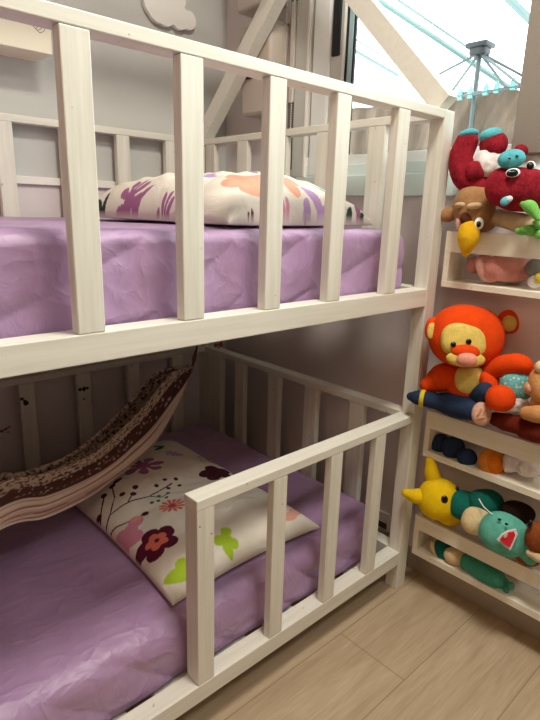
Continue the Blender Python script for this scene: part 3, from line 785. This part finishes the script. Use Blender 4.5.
t = toy('plush_pig', 505, 269, .045, .901, 'pink plush toy with pale foot lying inside the topmost shelf')
ball('body', PINK, t, 508, 268.5, .05, 24, 14, 11, 4)
ball('foot', PINK, t, 474, 265, .055, 7.5, 8.5, 7, 0)
s = limb('leg', PINK, t, [(484, 263, .035, 9), (492, 272, .032, 11)])
ball('sole', PINKL, s, 484.5, 269.5, .020, 7.5, 12.5, 5, -18, jit=.02)

t = toy('plush_penguin', 534, 272, .045, .901, 'grey plush toy with a white and yellow foot inside the topmost shelf')
ball('body', GRY, t, 536, 268, .055, 10, 10, 9, 0)
f = ball('foot', WHT, t, 535.5, 281.5, .03, 7.5, 6.5, 6, -20); ball('toe_patch', YBAND, f, 539, 278.5, .018, 4, 5.5, 3.5, -20)

# --- middle shelf
t = toy('plush_bear', 468, 350, .0, .46, 'orange plush bear with a pale yellow face sitting on the middle toy shelf')
h = ball('head', ORG, t, 466, 336.5, .0, 36.5, 31.5, 28, 8, pw=2.25, jit=.02); hc = on('x', 0, 466, 336.5)
ball('face_patch', CRY, t, 464, 340.5, (hc, .052), 23, 17.5, 9, 6, pw=2.7, jit=.02)
ball('muzzle', ORG, t, 465.5, 352, (hc, .072), 14.5, 7.5, 6, 4, jit=.02)
ball('chin', CRY, t, 465.5, 359, (hc, .068), 19.5, 8, 6, 4, jit=.02)
ball('nose', NOSE, t, 466.5, 359.5, (hc, .078), 10.5, 7.3, 7, 4, jit=.02)
for px, py in ((453.3, 344.5), (468.8, 341.5)): ball('eye', EYEB, t, px, py, (hc, .0765), 2.8, 2.8, 1.4, 0, jit=0)
for px, py, ru, rv, ti, of in ((432.5, 329, 7.5, 12, 8, .0), (509.5, 321.5, 12.5, 11.5, 20, .0)):
    e = ball('ear', ORG, t, px, py, (hc, of), ru, rv, 6, ti, jit=.02); ball('ear_lining', CRY, e, px - (1 if px < 470 else .5), py + 2, (hc, of + .012), ru * .6, rv * .7, 3.5, ti, jit=.02)
ball('body', ORG, t, 472, 383, .012, 25, 23, 18, 0)
ball('belly', CRY, t, 469.5, 379, -.018, 14.5, 16, 9, 0)
limb('arm', ORG, t, [(456, 377, -.012, 12), (446, 377, -.018, 14), (438, 380, -.02, 13), (428, 385, -.035, 8)])
limb('arm', ORG, t, [(492, 371, .01, 9), (505, 365, .008, 10.5), (520, 364, .01, 10), (526, 368, .02, 8)])
ball('leg', ORG, t, 490, 386, .0, 10, 16, 10, -20)
ball('foot', ORG, t, 500.5, 398.5, -.035, 14.5, 13.5, 12, 0, jit=.03)

t = toy('plush_dog', 455, 405, .0, .445, 'navy plush dog with a yellow cuff draped over the middle shelf front board')
limb('body', NAVY, t, [(441, 402, -.026, 9.5), (455, 405, -.034, 12.5), (470, 409, -.034, 11.5), (480, 411, -.024, 9.5)])
l = limb('arm', NAVY, t, [(411, 396.5, -.062, 4.5), (417, 397.5, -.060, 7.2), (427, 399, -.052, 8), (440, 402, -.036, 8.5)])
s = on('x', -.056, 422.5, 398.2); d = (on('x', -.052, 427, 399) - s).normalized(); bm = bmesh.new()
tube(bm, [s - d * .005, s + d * .006], [8.6 * rad(s), 9.0 * rad(s)], 4, 24, False); obj('cuff', bm, YBAND, l, True)
limb('leg', NAVY, t, [(472, 402, -.012, 8), (480, 395, -.022, 9), (485, 391, -.03, 9)])
f = ball('foot', PSOLE, t, 481.5, 414, -.045, 9.5, 12, 7, 10); 
fc = on('x', -.045, 481.5, 414)
for a, u_, v_ in ((-60, -2, -2), (-75, 3, -3), (-10, 0, 4)): ball('foot_crease', SANDP, f, 481.5 + u_, 414 + v_, (fc, .0165), 4.5, .7, 1, a, jit=0)

t = toy('plush_cat', 455, 452, .045, .438, 'navy plush toy with rounded paws lying inside the middle shelf')
ball('body', NAVY, t, 440.5, 444.5, .040, 9.5, 10.5, 8, 0); ball('leg', NAVY, t, 453.5, 448.5, .034, 11, 12, 9, 10); ball('paw', NAVY, t, 467, 457.5, .022, 9.8, 9.3, 8, 0)

t = toy('plush_monkey', 515, 425, -.01, .5, 'maroon brown plush with two stubby legs on the middle shelf front board')
limb('leg', MAR, t, [(496, 419, -.005, 7), (507, 422.5, -.012, 9), (520, 426, -.012, 9)])
limb('leg', MAR, t, [(524, 430, -.008, 8.5), (536, 432, -.014, 11), (549, 434, -.01, 10)])
ball('body', MAR, t, 525, 425, .03, 16, 10, 10, 8)

t = toy('plush_owl', 517, 388, .02, .52, 'blue floral plush with white fluffy base on the middle toy shelf')
ball('body', FLO, t, 517, 386, .012, 16.5, 16.5, 13, 0); ball('base', WHT, t, 514, 404, .004, 15, 10, 12, 10, jit=.2, fr=90)

t = toy('plush_teddy', 538, 398, .0, .5, 'sandy brown teddy bear at the right edge of the middle toy shelf')
ball('head', SANDP, t, 541, 385, -.01, 12, 18, 12, 0); e = ball('ear', SANDP, t, 530.5, 388, -.018, 6.5, 7, 5, 0); ball('ear_lining', PINKL, e, 530, 388, -.028, 3.8, 4.5, 3, 0)
ball('muzzle', CRM, t, 542, 367, -.018, 7, 6.5, 6, 0); limb('arm', SANDP, t, [(527, 413, -.03, 7), (536, 414, -.03, 9), (546, 414, -.02, 9)]); ball('body', SANDP, t, 543, 405, .005, 12, 14, 11, 0)

t = toy('plush_lion', 492, 462, .04, .438, 'orange egg-shaped plush foot lying inside the middle shelf')
ball('foot', OR2, t, 491.5, 462, .030, 12.5, 14.5, 9, -22); ball('sole', plush('deep_orange', 'e27a1c'), t, 494, 463, .026, 9, 11.5, 9, -22, jit=.02); ball('body', OR2, t, 497, 456, .06, 9, 9, 8, 0)
t = toy('plush_lamb', 518, 467, .04, .438, 'fluffy white plush lamb lying inside the middle shelf')
ball('body', WHT, t, 513, 463, .045, 11, 9.5, 10, 0, jit=.25, fr=80); ball('leg', WHT, t, 529, 469, .04, 12, 8, 9, 5, jit=.25, fr=80)

# --- bottom shelf
t = toy('plush_rabbit', 438, 500, .0, .15, 'bright yellow plush rabbit with two long ears on the bottom toy shelf')
ball('head', YLW, t, 439, 499, -.005, 21, 21, 18, 0, jit=.02); ball('body', YLW, t, 450, 512, .03, 13, 14, 11, 0)
limb('ear', YLW, t, [(434, 483, .0, 7), (432, 472, .0, 7.5), (430, 461, .0, 4.5)]); limb('ear', YLW, t, [(425, 497, -.03, 8), (415, 496, -.05, 7.5), (406, 493, -.062, 4.5)])
hb_ = on('x', -.005, 439, 499); ball('eye', EYEB, t, 444.5, 499.5, (hb_, .0475), 3.5, 4, 1.6, 0, jit=0); ball('eye', EYEB, t, 457.2, 489, (hb_, .026), 1.8, 2.8, 1.6, 0, jit=0)
ball('nose', EYEB, t, 456, 500, (hb_, .033), 1.2, .9, 1, 0, jit=0)

t = toy('plush_hippo', 470, 510, .01, .15, 'dark teal plush hippo with cream face slumped on the bottom toy shelf')
ball('body', TEAL, t, 466, 506, .02, 20, 15, 15, 20); ball('back', TEAL, t, 486, 502, .035, 18, 13, 13, 5)
ball('belly', CRM, t, 476.5, 521, -.012, 15, 14, 11, 20)
limb('tag_string', EYEW, t, [(479, 499, -.02, .5), (484, 507, -.03, .5), (492, 514, -.04, .5)], 0)

t = toy('plush_frog', 503, 534, -.01, .14, 'mint green plush frog with an open red mouth leaning over the bottom shelf')
h = ball('head', MINT, t, 504.5, 534, -.015, 25, 20.5, 18, 28, pw=2.3, jit=.02)
c = on('x', -.058, 507, 538.5); s = rad(c); bm = bmesh.new()
def tri(sc, th, col, nm, par, dx):
    bm = bmesh.new(); vs = []
    cc_ = on('x', -.058 - dx, 507, 538.5)
    out = [(-9, 1), (-5, -4), (1, -7.5), (7, -8.5), (8.5, -5), (5.5, 2), (2, 9.5), (-3, 6.5)]
    for d in (0, 1):
        vs.append([bm.verts.new(cc_ + RT * (u_ * sc * s) - UP * (v_ * sc * s) - FW * th * d) for u_, v_ in out])
    n = len(out); bm.faces.new(vs[0]); bm.faces.new(vs[1][::-1])
    for k in range(n): bm.faces.new((vs[0][k], vs[0][(k + 1) % n], vs[1][(k + 1) % n], vs[1][k]))
    return obj(nm, bm, col, par)
tri(1.15, .006, WHT, 'lip', t, 0); tri(.86, .006, MRED, 'mouth', t, .004)
ball('tongue', PINKL, t, 505.5, 535.5, -.0715, 1.8, 3, 1, 25, jit=0)
for px, py in ((499.5, 519.5), (506.5, 524)): ball('eye', EYEB, t, px, py, -.052, 1.8, 1.3, 1.2, 20, jit=0)
limb('leg', MINT, t, [(524, 552, .0, 7), (530, 558, .01, 7)])

t = toy('plush_beaver', 535, 540, .0, .14, 'chestnut brown plush with cream paw at the right edge of the bottom shelf')
ball('head', BR3, t, 540, 538, -.01, 14, 16, 13, 0); ball('body', BR3, t, 527, 556, .02, 14, 9, 10, 20); limb('arm', CRM, t, [(530, 553, -.03, 4), (538, 557, -.032, 5), (548, 562, -.03, 5)])
ball('eye', EYEB, t, 530, 524, -.035, 2.2, 4.5, 2, 15, jit=0)
t = toy('plush_mole', 519, 511, .04, .2, 'dark brown plush slumped against the wall behind the mint frog')
ball('body', plush('very_dark_plush', '2a1814'), t, 518, 512, .045, 17, 11, 11, 15)

t = toy('plush_turtle', 470, 562, .045, .132, 'teal plush turtle with cream belly lying inside the bottom shelf')
f = ball('foot', TEAL, t, 443.5, 549.5, .032, 9, 11, 8, -25); ball('sole', CRM, f, 437.5, 551, .027, 5.5, 11, 6, -30)
ball('belly', CRM, t, 457, 556.5, .032, 13, 9, 9, 12)
limb('arm', plush('sea_green_plush', '4aa68c'), t, [(469, 562, .032, 9), (482, 570, .027, 9.5), (495, 578, .024, 9.5)])
bm = bmesh.new(); E(bm, 500, 582, .03, 9, 7, 6, 30); E(bm, 497, 589, .022, 3.5, 3, 3, 40); E(bm, 506, 592, .02, 2.6, 5.5, 3, 0, jit=.0); E(bm, 511, 586, .025, 3, 4, 3, 10)
obj('paw', bm, plush('sea_green_paw', '56b094'), t, True)

# ------------------------------------------------------------------ light
wd = bpy.data.worlds.new('world'); SC.world = wd; wd.use_nodes = True
bg = wd.node_tree.nodes['Background']; bg.inputs[0].default_value = (.90, .96, 1, 1); bg.inputs[1].default_value = 6.5
def area(name, loc, target, size, power, col, sy=None):
    d = bpy.data.lights.new(name, 'AREA'); d.energy = power; d.size = size; d.color = col
    if sy: d.shape = 'RECTANGLE'; d.size_y = sy
    o = bpy.data.objects.new(name, d); COL.objects.link(o); o.location = loc
    o.rotation_euler = (Vector(target) - Vector(loc)).to_track_quat('-Z', 'Y').to_euler(); return o
# ceiling lamp: a glowing disc in a rim, and its light
LX, LY = -.60, -.45
lt = thing('ceiling_lamp', (LX, LY, ZC), 'round flat ceiling lamp', 'lamp')
bm = bmesh.new(); bmesh.ops.create_cone(bm, cap_ends=True, segments=48, radius1=.2, radius2=.21, depth=.05, matrix=Matrix.Translation((LX, LY, ZC - .026))); obj('lamp_rim', bm, WHITE, lt)
area('ceiling_light', (LX, LY, ZC - .06), (LX, LY, 0), .36, 27, (1, .93, .82)).data.shape = 'DISK'
# added cool fill light under an invented ceiling panel, out of view
lt = thing('fill_panel', (-.5, -1.35, ZC), 'long flat panel added on the ceiling for the cool fill light', 'lamp')
box('fill_panel_frame', (-1.05, -1.55, ZC - .03), (.05, -1.15, ZC - .0005), WHITE, lt)
area('fill_light', (-.5, -1.35, ZC - .04), (-.5, -1.15, 0), 1.0, 17, (.94, 1, .95), .34)
# faint warm light from the doorway side of the room
area('doorway_light', (-2.8, -1.3, 2.1), (0, -.3, .7), .8, 9, (1, .55, .32), .6)

vs_ = SC.view_settings; SC.display_settings.display_device = 'sRGB'; vs_.view_transform = 'Standard'; vs_.look = 'None'; vs_.exposure = -.12; vs_.gamma = 1; vs_.use_curve_mapping = False
